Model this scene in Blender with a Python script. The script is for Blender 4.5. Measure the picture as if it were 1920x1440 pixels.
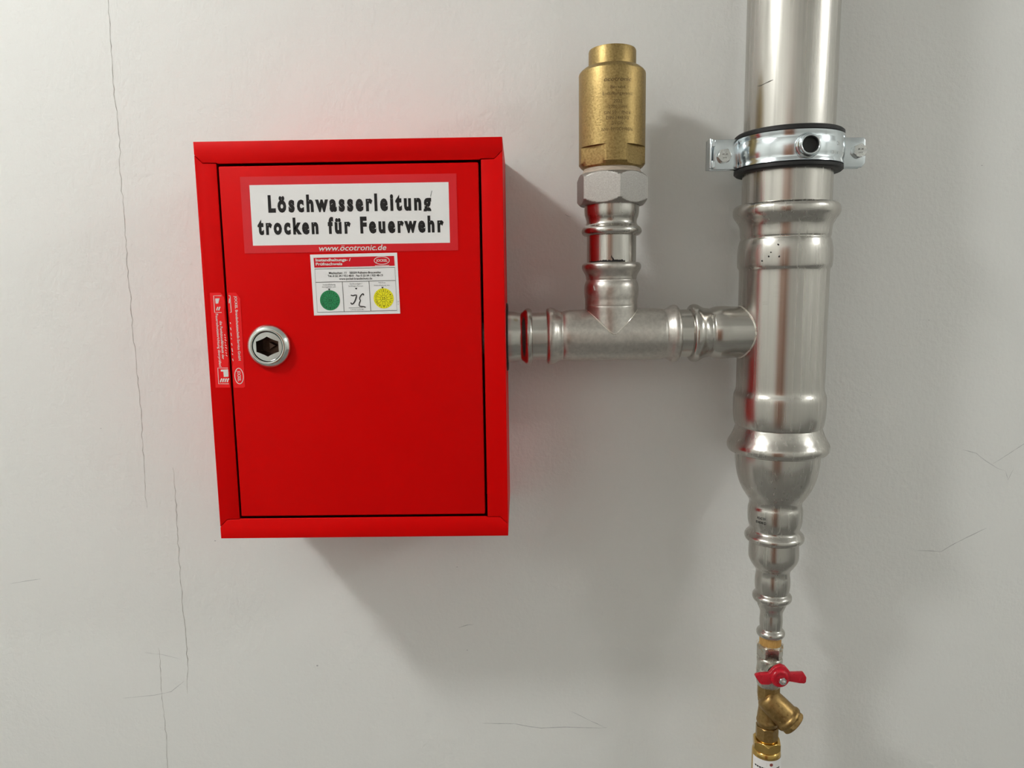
import bpy, bmesh, math, random
from mathutils import Vector, Matrix

# ---------------------------------------------------------------- scene setup
scene = bpy.context.scene
COL = scene.collection
for o in list(bpy.data.objects):
    bpy.data.objects.remove(o)

# camera: phone held about 0.86 m in front of the wall, tilted 7.6 degrees down
YAW, PITCH, ROLL = -0.01197, 0.13331, -0.01399
cam_data = bpy.data.cameras.new('camera')
cam_data.sensor_fit = 'HORIZONTAL'
cam_data.sensor_width = 36.0
cam_data.lens = 1340.0 / 1920.0 * 36.0
cam_data.clip_start = 0.02
cam = bpy.data.objects.new('camera', cam_data)
COL.objects.link(cam)
fw = Vector((math.sin(YAW) * math.cos(PITCH), math.cos(YAW) * math.cos(PITCH), -math.sin(PITCH)))
rt = Vector((math.cos(YAW), -math.sin(YAW), 0))
up = rt.cross(fw)
r2 = rt * math.cos(ROLL) + up * math.sin(ROLL)
u2 = up * math.cos(ROLL) - rt * math.sin(ROLL)
M = Matrix((r2, u2, -fw)).transposed().to_4x4()
M.translation = Vector((0.0147, -0.8641, 0.25498))
cam.matrix_world = M
scene.camera = cam

# world: closed room, only a trace of grey
world = bpy.data.worlds.new('world')
scene.world = world
world.use_nodes = True
world.node_tree.nodes['Background'].inputs[0].default_value = (0.5, 0.5, 0.5, 1)
world.node_tree.nodes['Background'].inputs[1].default_value = 0.05

scene.view_settings.view_transform = 'Standard'
scene.view_settings.look = 'None'
scene.view_settings.exposure = -0.03
scene.view_settings.gamma = 1.0
scene.view_settings.use_curve_mapping = False

# round ceiling lamps (built further down): centre of the bowl, bowl radius, emission strength
LAMPS = [((-1.42, -0.98, 1.46), 0.120, 126.0, 'small round opal ceiling lamp above the left end of the red cabinet'),
         ((2.90, -1.35, 1.46), 0.150, 62.0, 'large round opal ceiling lamp beyond the riser pipe')]

FLOOR_Z, CEIL_Z = -1.20, 1.55
ROOM = dict(x0=-3.0, x1=4.5, y0=-2.3, y1=0.0)

# ---------------------------------------------------------------- materials
def newmat(name):
    m = bpy.data.materials.new(name)
    m.use_nodes = True
    nt = m.node_tree
    return m, nt, nt.nodes['Principled BSDF'], nt.links

def mapping(nt, scale):
    tc = nt.nodes.new('ShaderNodeTexCoord')
    mp = nt.nodes.new('ShaderNodeMapping')
    mp.inputs['Scale'].default_value = scale
    nt.links.new(tc.outputs['Object'], mp.inputs['Vector'])
    return mp

def noise(nt, mp, scale, detail=4, rough=0.55):
    n = nt.nodes.new('ShaderNodeTexNoise')
    n.inputs['Scale'].default_value = scale
    n.inputs['Detail'].default_value = detail
    n.inputs['Roughness'].default_value = rough
    nt.links.new(mp.outputs['Vector'], n.inputs['Vector'])
    return n

def maprange(nt, src, a, b, lo=0.3, hi=0.7):
    r = nt.nodes.new('ShaderNodeMapRange')
    r.inputs['From Min'].default_value = lo
    r.inputs['From Max'].default_value = hi
    r.inputs['To Min'].default_value = a
    r.inputs['To Max'].default_value = b
    nt.links.new(src, r.inputs['Value'])
    return r

def mixcol(nt, fac, c1, c2):
    x = nt.nodes.new('ShaderNodeMix')
    x.data_type = 'RGBA'
    x.inputs['A'].default_value = (*c1, 1)
    x.inputs['B'].default_value = (*c2, 1)
    nt.links.new(fac, x.inputs['Factor'])
    return x

def bump(nt, src, strength, dist, prev=None):
    b = nt.nodes.new('ShaderNodeBump')
    b.inputs['Strength'].default_value = strength
    b.inputs['Distance'].default_value = dist
    nt.links.new(src, b.inputs['Height'])
    if prev:
        nt.links.new(prev.outputs['Normal'], b.inputs['Normal'])
    return b

def surface(name, c1, c2, rough=(0.4, 0.5), metallic=0.0, vscale=(1, 1, 1), nscale=200, bump_s=0.0, bump_d=0.0003,
            spec=0.5, fine=None):
    """principled with noise-driven colour, roughness and relief"""
    m, nt, b, L = newmat(name)
    mp = mapping(nt, vscale)
    n = noise(nt, mp, nscale)
    L.new(mixcol(nt, maprange(nt, n.outputs['Fac'], 0, 1).outputs[0], c1, c2).outputs['Result'], b.inputs['Base Color'])
    L.new(maprange(nt, n.outputs['Fac'], *rough).outputs[0], b.inputs['Roughness'])
    b.inputs['Metallic'].default_value = metallic
    b.inputs['Specular IOR Level'].default_value = spec
    if bump_s:
        src = n
        if fine:
            src = noise(nt, mapping(nt, (1, 1, 1)), fine, 3)
        L.new(bump(nt, src.outputs['Fac'], bump_s, bump_d).outputs['Normal'], b.inputs['Normal'])
    return m

def wall_material():
    m, nt, b, L = newmat('painted plaster')
    mp = mapping(nt, (1, 1, 1))
    big = noise(nt, mp, 2.2, 3)
    L.new(mixcol(nt, maprange(nt, big.outputs['Fac'], 0, 1).outputs[0], (0.795, 0.80, 0.775), (0.825, 0.83, 0.805)).outputs['Result'],
          b.inputs['Base Color'])
    b.inputs['Roughness'].default_value = 0.6
    b.inputs['Specular IOR Level'].default_value = 0.3
    n1 = noise(nt, mp, 150, 4, 0.6)
    n2 = noise(nt, mp, 30, 3, 0.5)
    n3 = noise(nt, mapping(nt, (90, 90, 25)), 4, 2, 0.5)
    b1 = bump(nt, n1.outputs['Fac'], 0.55, 0.0013)
    b2 = bump(nt, n2.outputs['Fac'], 0.2, 0.0022, b1)
    b3 = bump(nt, n3.outputs['Fac'], 0.15, 0.0008, b2)
    L.new(b3.outputs['Normal'], b.inputs['Normal'])
    return m

MAT = {}
MAT['wall'] = wall_material()
MAT['far_wall'] = surface('far wall paint', (0.80, 0.80, 0.77), (0.83, 0.83, 0.80), (0.6, 0.7), nscale=3)
MAT['ceiling'] = surface('ceiling paint', (0.83, 0.83, 0.81), (0.86, 0.86, 0.84), (0.7, 0.8), nscale=3)
MAT['floor'] = surface('grey screed', (0.22, 0.217, 0.205), (0.28, 0.275, 0.265), (0.5, 0.7), nscale=5)
MAT['door'] = surface('brown added door', (0.26, 0.11, 0.06), (0.36, 0.16, 0.09), (0.4, 0.5), vscale=(8, 8, 0.6), nscale=3)  # only for the added door that gives the steel its warm reflection
MAT['crack'] = surface('crack in plaster', (0.36, 0.35, 0.32), (0.62, 0.61, 0.57), (0.9, 1.0), nscale=120, spec=0.0)
MAT['scuff'] = surface('pencil scuff', (0.42, 0.42, 0.43), (0.66, 0.66, 0.65), (0.9, 1.0), nscale=90, spec=0.0)
MAT['red'] = surface('red powder coat', (0.67, 0.0004, 0.0005), (0.70, 0.0005, 0.0007), (0.42, 0.48), nscale=4, bump_s=0.06,
                     bump_d=0.0002, fine=900, spec=0.09)
MAT['dark'] = surface('black gap', (0.008, 0.008, 0.008), (0.015, 0.015, 0.015), (0.7, 0.8), nscale=60)
MAT['rubber'] = surface('black rubber', (0.006, 0.006, 0.0065), (0.010, 0.010, 0.010), (0.5, 0.65), nscale=300)
STEEL = ((0.50, 0.48, 0.445), (0.58, 0.56, 0.52))
MAT['steel_v'] = surface('stainless steel, drawn upright', *STEEL, (0.22, 0.29), 1.0, (1, 1, 0.010), 300)
MAT['steel_h'] = surface('stainless steel, drawn sideways', *STEEL, (0.20, 0.27), 1.0, (0.02, 1, 1), 300)
MAT['steel_tee'] = surface('pickled stainless steel', (0.50, 0.475, 0.44), (0.64, 0.61, 0.565), (0.30, 0.42), 1.0, (1, 1, 1), 260, 0.10, 0.0002)
MAT['steel_blast'] = surface('blasted cast steel', (0.32, 0.305, 0.285), (0.46, 0.44, 0.41), (0.45, 0.6), 1.0, (1, 1, 1), 900, 0.35, 0.0003)
MAT['weld'] = surface('bright weld seam', (0.75, 0.72, 0.66), (0.9, 0.87, 0.8), (0.25, 0.35), 1.0, nscale=400)
MAT['zinc'] = surface('zinc plated steel', (0.62, 0.68, 0.71), (0.74, 0.79, 0.82), (0.13, 0.22), 1.0, (1, 1, 1), 60, 0.15, 0.0003)
MAT['bolt'] = surface('zinc bolt', (0.55, 0.56, 0.55), (0.70, 0.70, 0.68), (0.2, 0.3), 1.0, nscale=300, bump_s=0.2)
MAT['chrome'] = surface('chromed lock', (0.62, 0.66, 0.63), (0.72, 0.76, 0.73), (0.10, 0.18), 1.0, nscale=120)
MAT['socket'] = surface('dark brown socket', (0.09, 0.06, 0.045), (0.16, 0.11, 0.085), (0.3, 0.45), 1.0, nscale=300)
MAT['brass'] = surface('blasted brass', (0.26, 0.18, 0.07), (0.45, 0.325, 0.135), (0.36, 0.52), 1.0, (1, 1, 1), 520, 0.5, 0.0003)
MAT['brass_cast'] = surface('dark cast brass', (0.28, 0.175, 0.065), (0.42, 0.28, 0.11), (0.32, 0.45), 1.0, (1, 1, 1), 350, 0.3, 0.0003)
MAT['brass_bright'] = surface('bright machined brass', (0.56, 0.36, 0.10), (0.66, 0.44, 0.14), (0.16, 0.26), 1.0, (1, 1, 6), 200, 0.05)
MAT['nickel'] = surface('nickel plated brass', (0.50, 0.48, 0.42), (0.62, 0.60, 0.54), (0.24, 0.32), 1.0, nscale=200)
MAT['hemp'] = surface('hemp fibre', (0.42, 0.26, 0.09), (0.62, 0.42, 0.18), (0.7, 0.9), nscale=900)
MAT['hemp_paste'] = surface('hemp and sealing paste', (0.36, 0.29, 0.22), (0.55, 0.47, 0.38), (0.5, 0.7), vscale=(1, 1, 9), nscale=120, bump_s=0.4)
MAT['paste_grey'] = surface('hemp_thread', (0.45, 0.24, 0.06), (0.62, 0.38, 0.12), (0.5, 0.7), vscale=(9, 9, 1), nscale=120, bump_s=0.5)
MAT['red_handle'] = surface('red plastic coating', (0.50, 0.004, 0.018), (0.56, 0.006, 0.022), (0.25, 0.33), nscale=80, spec=0.5)
MAT['ink'] = surface('black print', (0.010, 0.009, 0.009), (0.018, 0.016, 0.016), (0.45, 0.55), nscale=100, spec=0.3)
MAT['grey_ink'] = surface('grey print', (0.20, 0.20, 0.20), (0.26, 0.26, 0.26), (0.5, 0.6), nscale=100, spec=0.3)
MAT['paper'] = surface('white vinyl', (0.91, 0.90, 0.895), (0.93, 0.92, 0.915), (0.32, 0.38), nscale=30, spec=0.4)
MAT['vinyl_red'] = surface('red vinyl', (0.70, 0.012, 0.020), (0.74, 0.014, 0.022), (0.30, 0.36), nscale=20, spec=0.45)
MAT['seal_red'] = surface('bright red vinyl', (0.88, 0.004, 0.006), (0.92, 0.005, 0.008), (0.38, 0.45), nscale=30, spec=0.35)
MAT['print_red'] = surface('red print', (0.66, 0.003, 0.014), (0.70, 0.004, 0.016), (0.4, 0.45), nscale=20, spec=0.3)
MAT['white_ink'] = surface('white print', (0.76, 0.75, 0.72), (0.80, 0.79, 0.76), (0.4, 0.5), nscale=50, spec=0.3)
MAT['green'] = surface('green print', (0.012, 0.25, 0.085), (0.016, 0.28, 0.095), (0.4, 0.45), nscale=20)
MAT['yellow'] = surface('yellow print', (0.90, 0.82, 0.008), (0.93, 0.85, 0.012), (0.4, 0.45), nscale=20)
MAT['etch'] = surface('etched lettering', (0.085, 0.05, 0.018), (0.15, 0.09, 0.03), (0.5, 0.6), metallic=0.4, nscale=300)
MAT['dotmark'] = surface('needle marking', (0.10, 0.09, 0.075), (0.16, 0.15, 0.13), (0.5, 0.6), metallic=0.5, nscale=300)
MAT['brown_red'] = surface('brown red print', (0.20, 0.03, 0.02), (0.26, 0.04, 0.03), (0.4, 0.5), nscale=60)
MAT['pinkish'] = surface('dull red print', (0.33, 0.05, 0.07), (0.40, 0.07, 0.09), (0.4, 0.5), nscale=60)
MAT['lamp_frame'] = surface('white metal frame', (0.75, 0.75, 0.75), (0.8, 0.8, 0.8), (0.4, 0.5), nscale=20)

def lamp_material(strength):
    m, nt, b, L = newmat('lit diffuser')
    b.inputs['Base Color'].default_value = (0.9, 0.9, 0.9, 1)
    b.inputs['Emission Color'].default_value = (0.99, 1.0, 0.98, 1)
    b.inputs['Emission Strength'].default_value = strength
    return m

# ---------------------------------------------------------------- mesh helpers
def make(name, verts, faces, material, root=None, parent=None, angle=35.0, smooth=True, top=None):
    """one mesh object; root = the thing it belongs to (its location is the local origin)"""
    org = Vector((0, 0, 0))
    if root is not None:
        org = root.location.copy()
    elif top is not None:
        org = Vector(top)
    me = bpy.data.meshes.new(name)
    me.from_pydata([tuple(Vector(v) - org) for v in verts], [], faces)
    me.update()
    me.materials.append(material)
    if smooth:
        me.polygons.foreach_set('use_smooth', [True] * len(me.polygons))
        me.set_sharp_from_angle(angle=math.radians(angle))
    o = bpy.data.objects.new(name, me)
    COL.objects.link(o)
    if parent is not None:
        o.parent = parent
    elif root is not None:
        o.parent = root
    elif top is not None:
        o.location = org
    return o

def tag(o, label, category, group=None):
    o['label'] = label
    o['category'] = category
    if group:
        o['group'] = group
    return o

def thing(name, loc, label, category, group=None):
    e = bpy.data.objects.new(name, None)
    e.empty_display_size = 0.02
    COL.objects.link(e)
    e.location = loc
    return tag(e, label, category, group)

class Frame:
    """local axis frame: p(r, theta, t)"""
    def __init__(self, origin, axis, ref=(0, -1, 0)):
        self.o = Vector(origin)
        self.u = Vector(axis).normalized()
        e1 = Vector(ref)
        e1 = (e1 - self.u * e1.dot(self.u)).normalized()
        self.e1 = e1
        self.e2 = self.u.cross(e1)
    def p(self, r, th, t):
        return self.o + self.u * t + self.e1 * (r * math.cos(th)) + self.e2 * (r * math.sin(th))

def chaikin(pts, n=2):
    for _ in range(n):
        q = [pts[0]]
        for a, b in zip(pts[:-1], pts[1:]):
            q.append((a[0] * .75 + b[0] * .25, a[1] * .75 + b[1] * .25))
            q.append((a[0] * .25 + b[0] * .75, a[1] * .25 + b[1] * .75))
        q.append(pts[-1])
        pts = q
    return pts

def lathe(fr, pts, seg=72, wobble=None, ring=False):
    """pts = [(r, t)], returns verts, faces; open ends are capped with fans"""
    V, F = [], []
    n = len(pts)
    for r, t in pts:
        for k in range(seg):
            th = 2 * math.pi * k / seg
            V.append(fr.p(wobble(th, t, r) if wobble else r, th, t))
    for i in range(n - 1):
        for k in range(seg):
            a = i * seg + k
            b = i * seg + (k + 1) % seg
            F.append((a, b, b + seg, a + seg))
    if ring:                                   # closed profile: a hollow ring, no end caps
        for k in range(seg):
            a = (n - 1) * seg + k
            b = (n - 1) * seg + (k + 1) % seg
            F.append((a, b, (k + 1) % seg, k))
    else:
        F.append(tuple(reversed(range(seg))))
        F.append(tuple(range((n - 1) * seg, n * seg)))
    return V, F

def fix(o):
    bm = bmesh.new()
    bm.from_mesh(o.data)
    bmesh.ops.recalc_face_normals(bm, faces=bm.faces)
    bm.to_mesh(o.data)
    bm.free()
    o.data.update()
    return o

def turned(name, fr, pts, material, root=None, smooth_n=2, seg=72, parent=None, top=None, angle=38, ring=False):
    v, f = lathe(fr, chaikin(pts, smooth_n) if smooth_n else pts, seg, None, ring)
    return fix(make(name, v, f, material, root, parent, angle, top=top))

def bead(t, rb, rp0, rp1, h):
    """rounded ring: profile points from t+h to t-h (descending t)"""
    return [(rp0, t + h * 1.25), (rp0 + (rb - rp0) * .75, t + h), (rb + .0004, t + h * .5), (rb + .0004, t - h * .5),
            (rp1 + (rb - rp1) * .75, t - h), (rp1, t - h * 1.25)]

def prism_nut(fr, sides, apo, t0, t1, phase=0.0, ch=0.0, rmax=None, seg=96):
    """nut: polygon prism with turned chamfers at both ends"""
    R = apo / math.cos(math.pi / sides)
    rmax = rmax or R
    def poly(th):
        a = (th - phase) % (2 * math.pi / sides) - math.pi / sides
        return apo / math.cos(a)
    k = 0.55
    ts = [t0]
    L = t1 - t0
    if ch:
        for i in range(1, 7):
            ts.append(t0 + ch * i / 6)
        for i in range(6, 0, -1):
            ts.append(t1 - ch * i / 6)
    ts.append(t1)
    V, F = [], []
    for t in ts:
        d = min(t - t0, t1 - t)
        cone = rmax if not ch else apo * 0.985 + (R - apo * 0.985) * min(1, d / ch)
        for i in range(seg):
            th = 2 * math.pi * i / seg + phase
            V.append(fr.p(min(poly(th), cone, rmax), th, t))
    for j in range(len(ts) - 1):
        for i in range(seg):
            a = j * seg + i
            b = j * seg + (i + 1) % seg
            F.append((a, b, b + seg, a + seg))
    F.append(tuple(reversed(range(seg))))
    F.append(tuple(range((len(ts) - 1) * seg, len(ts) * seg)))
    return V, F

def nut(name, fr, sides, apo, t0, t1, phase, ch, material, root, rmax=None, parent=None):
    v, f = prism_nut(fr, sides, apo, t0, t1, phase, ch, rmax)
    return fix(make(name, v, f, material, root, parent, 22))

def box_vf(x0, x1, y0, y1, z0, z1):
    v = [(x, y, z) for x in (x0, x1) for y in (y0, y1) for z in (z0, z1)]
    f = [(0, 1, 3, 2), (4, 6, 7, 5), (0, 4, 5, 1), (2, 3, 7, 6), (0, 2, 6, 4), (1, 5, 7, 3)]
    return v, f

def bevel(o, width, seg=2, angle=30):
    bm = bmesh.new()
    bm.from_mesh(o.data)
    bmesh.ops.recalc_face_normals(bm, faces=bm.faces)
    ed = [e for e in bm.edges if len(e.link_faces) == 2 and e.calc_face_angle(0) > math.radians(angle)]
    bmesh.ops.bevel(bm, geom=ed, offset=width, segments=seg, affect='EDGES', profile=0.5, clamp_overlap=True)
    for f in bm.faces:
        f.smooth = True
    bm.to_mesh(o.data)
    bm.free()
    o.data.set_sharp_from_angle(angle=math.radians(60))
    return o

def box(name, b, material, root=None, parent=None, bev=0.0, top=None):
    v, f = box_vf(*b)
    o = fix(make(name, v, f, material, root, parent, smooth=False, top=top))
    if bev:
        bevel(o, bev)
    return o

def boxes(name, bs, material, root=None, parent=None, top=None):
    V, F = [], []
    for b in bs:
        v, f = box_vf(*b)
        n = len(V)
        V += v
        F += [tuple(i + n for i in q) for q in f]
    return fix(make(name, V, F, material, root, parent, smooth=False, top=top))

def plate(name, outline, y0, y1, material, root=None, parent=None, bev=0.0):
    """outline [(x, z)] extruded from y0 (front, nearer the room) to y1"""
    n = len(outline)
    V = [(x, y0, z) for x, z in outline] + [(x, y1, z) for x, z in outline]
    F = [tuple(range(n)), tuple(reversed(range(n, 2 * n)))]
    for i in range(n):
        j = (i + 1) % n
        F.append((i, i + n, j + n, j))
    o = fix(make(name, V, F, material, root, parent, smooth=False))
    if bev:
        bevel(o, bev)
    return o

def tube(path, r, seg=8, closed=False):
    V, F = [], []
    n = len(path)
    P = [Vector(p) for p in path]
    for i in range(n):
        if closed:
            d = (P[(i + 1) % n] - P[i - 1]).normalized()
        else:
            d = (P[min(i + 1, n - 1)] - P[max(i - 1, 0)]).normalized()
        a = d.cross(Vector((0.31, 0.17, 0.93)))
        if a.length < 1e-4:
            a = d.cross(Vector((1, 0, 0)))
        a.normalize()
        b = d.cross(a)
        for k in range(seg):
            th = 2 * math.pi * k / seg
            V.append(P[i] + (a * math.cos(th) + b * math.sin(th)) * r)
    for i in range(n if closed else n - 1):
        for k in range(seg):
            k2 = (k + 1) % seg
            j = (i + 1) % n
            F.append((i * seg + k, i * seg + k2, j * seg + k2, j * seg + k))
    if not closed:
        F.append(tuple(range(seg)))
        F.append(tuple(range((n - 1) * seg, n * seg)))
    return V, F

# ---------------------------------------------------------------- print helpers (flat u, v shapes)
CAP = None
def glyphs(text, bold=0.0, shear=0.0, spacing=1.0, words=1.0):
    """text as flat triangles in units of the cap height"""
    global CAP
    def raw(s):
        cu = bpy.data.curves.new('t', 'FONT')
        cu.body = s
        cu.size = 1.0
        cu.offset = bold
        cu.shear = shear
        cu.space_character = spacing
        cu.space_word = words
        cu.resolution_u = 3
        ob = bpy.data.objects.new('t', cu)
        COL.objects.link(ob)
        bpy.context.view_layer.update()
        me = bpy.data.meshes.new_from_object(ob)
        v = [(q.co.x, q.co.y) for q in me.vertices]
        f = [tuple(p.vertices) for p in me.polygons]
        bpy.data.objects.remove(ob)
        bpy.data.curves.remove(cu)
        bpy.data.meshes.remove(me)
        return v, f
    if CAP is None:
        b0 = bold
        bold = 0.0
        v, _ = raw('H')
        CAP = max(q[1] for q in v)
        bold = b0
    v, f = raw(text)
    return [(x / CAP, y / CAP) for x, y in v], f

def fit_text(text, u0, v0, height, u1=None, align='L', bold=0.0, shear=0.0, spacing=1.0, words=1.0):
    """place text: baseline v0, cap height, from u0 (to u1 if given, by squeezing)"""
    v, f = glyphs(text, bold, shear, spacing, words)
    a = min(q[0] for q in v)
    b = max(q[0] for q in v)
    su = height if u1 is None else (u1 - u0) / (b - a)
    w = (b - a) * su
    off = u0
    if u1 is None and align == 'C':
        off = u0 - w / 2
    return [(off + (x - a) * su, v0 + y * height) for x, y in v], f

def join(parts):
    V, F = [], []
    for v, f in parts:
        n = len(V)
        V += v
        F += [tuple(i + n for i in q) for q in f]
    return V, F

def rect(u0, v0, u1, v1):
    return [(u0, v0), (u1, v0), (u1, v1), (u0, v1)], [(0, 1, 2, 3)]

def stroke(pts, w, closed=False):
    """flat ribbon along a polyline"""
    V, F = [], []
    n = len(pts)
    for i in range(n):
        a = pts[i - 1] if (i > 0 or closed) else pts[i]
        b = pts[(i + 1) % n] if (i < n - 1 or closed) else pts[i]
        dx, dy = b[0] - a[0], b[1] - a[1]
        l = math.hypot(dx, dy) or 1
        ww = w[i] if isinstance(w, (list, tuple)) else w
        nx, ny = -dy / l * ww / 2, dx / l * ww / 2
        V += [(pts[i][0] + nx, pts[i][1] + ny), (pts[i][0] - nx, pts[i][1] - ny)]
    for i in range(n if closed else n - 1):
        j = (i + 1) % n
        F.append((2 * i, 2 * i + 1, 2 * j + 1, 2 * j))
    return V, F

def circle_pts(cx, cy, rx, ry, n=40):
    return [(cx + rx * math.cos(2 * math.pi * k / n), cy + ry * math.sin(2 * math.pi * k / n)) for k in range(n)]

def disc(cx, cy, rx, ry=None, n=40):
    return circle_pts(cx, cy, rx, ry or rx, n), [tuple(range(n))]

def flat(name, vf, y, material, root, parent=None):
    v, f = vf
    o = make(name, [(u, y, w) for u, w in v], f, material, root, parent, smooth=False)
    # all print faces the room (-Y)
    bm = bmesh.new()
    bm.from_mesh(o.data)
    bm.normal_update()
    fl = [q for q in bm.faces if q.normal.y > 0]
    bmesh.ops.reverse_faces(bm, faces=fl)
    bm.to_mesh(o.data)
    bm.free()
    return o

def turn_down(vf, x0, z0):
    """print that reads from top to bottom: u runs down, v runs right"""
    v, f = vf
    return [(x0 + b, z0 - a) for a, b in v], f

def wrap(name, vf, cx, cy, R, material, root, parent=None, phi0=0.0):
    """print laid round an upright cylinder; u = arc length from the front"""
    v, f = vf
    return make(name, [(cx + R * math.sin(u / R + phi0), cy - R * math.cos(u / R + phi0), w) for u, w in v], f, material, root, parent,
                smooth=False)

mm = lambda pts: [(a / 1000.0, b / 1000.0) for a, b in pts]

# ================================================================ the room
def structure(o):
    o['kind'] = 'structure'
    return o

x0, x1, y0 = ROOM['x0'], ROOM['x1'], ROOM['y0']
wall = structure(box('wall_back', (x0, x1, 0.0, 0.15, FLOOR_Z, CEIL_Z), MAT['wall'], top=(0, 0, 0)))
structure(box('wall_front', (x0, x1, y0 - 0.15, y0, FLOOR_Z, CEIL_Z), MAT['far_wall'], top=(0, y0, FLOOR_Z)))
structure(box('wall_left', (x0 - 0.15, x0, y0, 0.0, FLOOR_Z, CEIL_Z), MAT['far_wall'], top=(x0, y0, FLOOR_Z)))
structure(box('wall_right', (x1, x1 + 0.15, y0, 0.0, FLOOR_Z, CEIL_Z), MAT['far_wall'], top=(x1, y0, FLOOR_Z)))
structure(box('floor', (x0, x1, y0, 0.0, FLOOR_Z - 0.15, FLOOR_Z), MAT['floor'], top=(0, -1.5, FLOOR_Z)))
structure(box('ceiling', (x0, x1, y0, 0.0, CEIL_Z, CEIL_Z + 0.15), MAT['ceiling'], top=(0, -1.5, CEIL_Z)))

# made-up wooden door behind the camera, added for the warm reflection in the steel
added_door = bpy.data.objects.new('added_door_1', None)
COL.objects.link(added_door)
added_door.location = (-0.46, y0, FLOOR_Z)
structure(added_door)
DL, DM, DR, DT = -0.92, -0.02, 0.00, FLOOR_Z + 2.05
box('added_door_leaf', (DL, DR, y0 + 0.001, y0 + 0.045, FLOOR_Z + 0.006, DT), MAT['door'], added_door, bev=0.003)
boxes('added_door_frame', [(DL - .08, DL - .003, y0 + 0.001, y0 + 0.06, FLOOR_Z, DT + .08), (DR + .003, DR + .08, y0 + 0.001, y0 + 0.06, FLOOR_Z, DT + .08),
                     (DL - .003, DR + .003, y0 + 0.001, y0 + 0.06, DT + .004, DT + .08)], MAT['lamp_frame'], added_door)
v, f = tube([(DM - .08, y0 + 0.045, FLOOR_Z + 1.05), (DM - .08, y0 + 0.10, FLOOR_Z + 1.05), (DM - .21, y0 + 0.10, FLOOR_Z + 1.05)], 0.010)
fix(make('added_door_handle', v, f, MAT['bolt'], added_door))

# cracks and scuffs on the plaster
random.seed(4)
def ragged(pts, step=6.0, jit=0.9):
    out = []
    for (a, b), (c, d) in zip(pts[:-1], pts[1:]):
        n = max(1, int(math.hypot(c - a, d - b) / step))
        for i in range(n):
            t = i / n
            out.append((a + (c - a) * t + random.uniform(-jit, jit), b + (d - b) * t + random.uniform(-jit * .4, jit * .4)))
    out.append(pts[-1])
    return out

def on_wall(name, pts, w, material, jit=0.9, y=-0.00012):
    q = mm(ragged(pts, 6, jit))
    n = len(q)
    ws = [w * random.uniform(0.55, 1.25) * min(1, 0.3 + 6 * min(i, n - 1 - i) / n) for i in range(n)]
    return flat(name, stroke(q, ws), y, material, wall)

on_wall('crack', [(-451.5, 640), (-452, 588), (-452.1, 562), (-453.3, 532), (-453.6, 491), (-452.1, 447), (-452.1, 420), (-453.9, 411.5),
                  (-454.3, 382), (-453.5, 343), (-454.4, 318), (-455, 296), (-454.6, 255), (-455.1, 204), (-454.5, 158), (-453.8, 114),
                  (-455.3, 55), (-456.8, 9.5), (-456, -12)], 0.00085, MAT['crack'])
on_wall('crack', [(-418.9, 39.1), (-419.3, -8.9), (-420.4, -59), (-420.9, -124.1), (-420.1, -179.6), (-420.3, -221.2), (-423.4, -262.6)],
        0.00085, MAT['crack'])
on_wall('crack', [(-456, -198), (-457.6, -262), (-456.1, -312.6), (-457.2, -363.5), (-457, -420)], 0.0007, MAT['crack'])
for pts, w in [([(556.3, 51), (572.9, 46.1), (586.6, 35.9), (600.3, 27), (610.4, 23.5)], .0006),
               ([(592.2, 31.1), (608.9, 42.3), (640, 64)], .0005), ([(610.4, 23.5), (614.5, 12), (620, 25.4)], .0006),
               ([(508.9, -77.4), (538.8, -79.1), (551.5, -70.9), (573.8, -58.7), (592.9, -49.2)], .0008),
               ([(-40.1, -306.5), (1.6, -307.6), (15.5, -310.7), (36.3, -313.8), (67.6, -312.6), (112.7, -314.4), (121.7, -313.7)], .0009),
               ([(74.6, -290.2), (95.4, -301.6), (119.6, -313.7)], .0005),
               ([(-509, -268), (-467, -264), (-445, -259.5), (-427, -245)], .0006),
               ([(-68.2, -174.7), (-57.9, -171.2), (-49, -170.5)], .0009),
               ([(69.5, 340.5), (72.7, 338.6), (77.1, 337.3)], .0008),
               ([(-475, -205), (-452, -208), (-430, -214)], .0004), ([(-640, -110), (-600, -104)], .0005)]:
    on_wall('scuff_mark', pts, w, MAT['scuff'], 0.35)
for x, z, r in [(-373.1, -55.9, 1.0), (-252.2, -224.8, 1.3), (-58, -205.2, .8), (-68.3, -93.4, .8), (555, 389, .8), (-505, 90, .7),
                (505, 210, .7), (440, 120, .6)]:
    flat('speck', disc(x / 1000, z / 1000, r / 1000, r / 1300, 10), -0.00015, MAT['scuff'], wall)

# round ceiling lamps
for (lx, ly, lz), lr, st, lab in LAMPS:
    t = thing('ceiling_lamp', (lx, ly, CEIL_Z), lab, 'ceiling lamp', 'round ceiling lamps')
    lf = Frame((lx, ly, CEIL_Z), (0, 0, -1), (1, 0, 0))
    hh = CEIL_Z - lz
    turned('base_plate', lf, [(lr * 1.06, .0005), (lr * 1.06, .018), (lr * 1.0, .022)], MAT['lamp_frame'], t, 0, 48)
    turned('bowl', lf, [(lr * .98, .023), (lr, hh * .6), (lr * .97, hh), (lr * .80, hh + lr * .45), (lr * .5, hh + lr * .72), (lr * .2, hh + lr * .82)],
           lamp_material(st), t, 1, 48)

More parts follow.
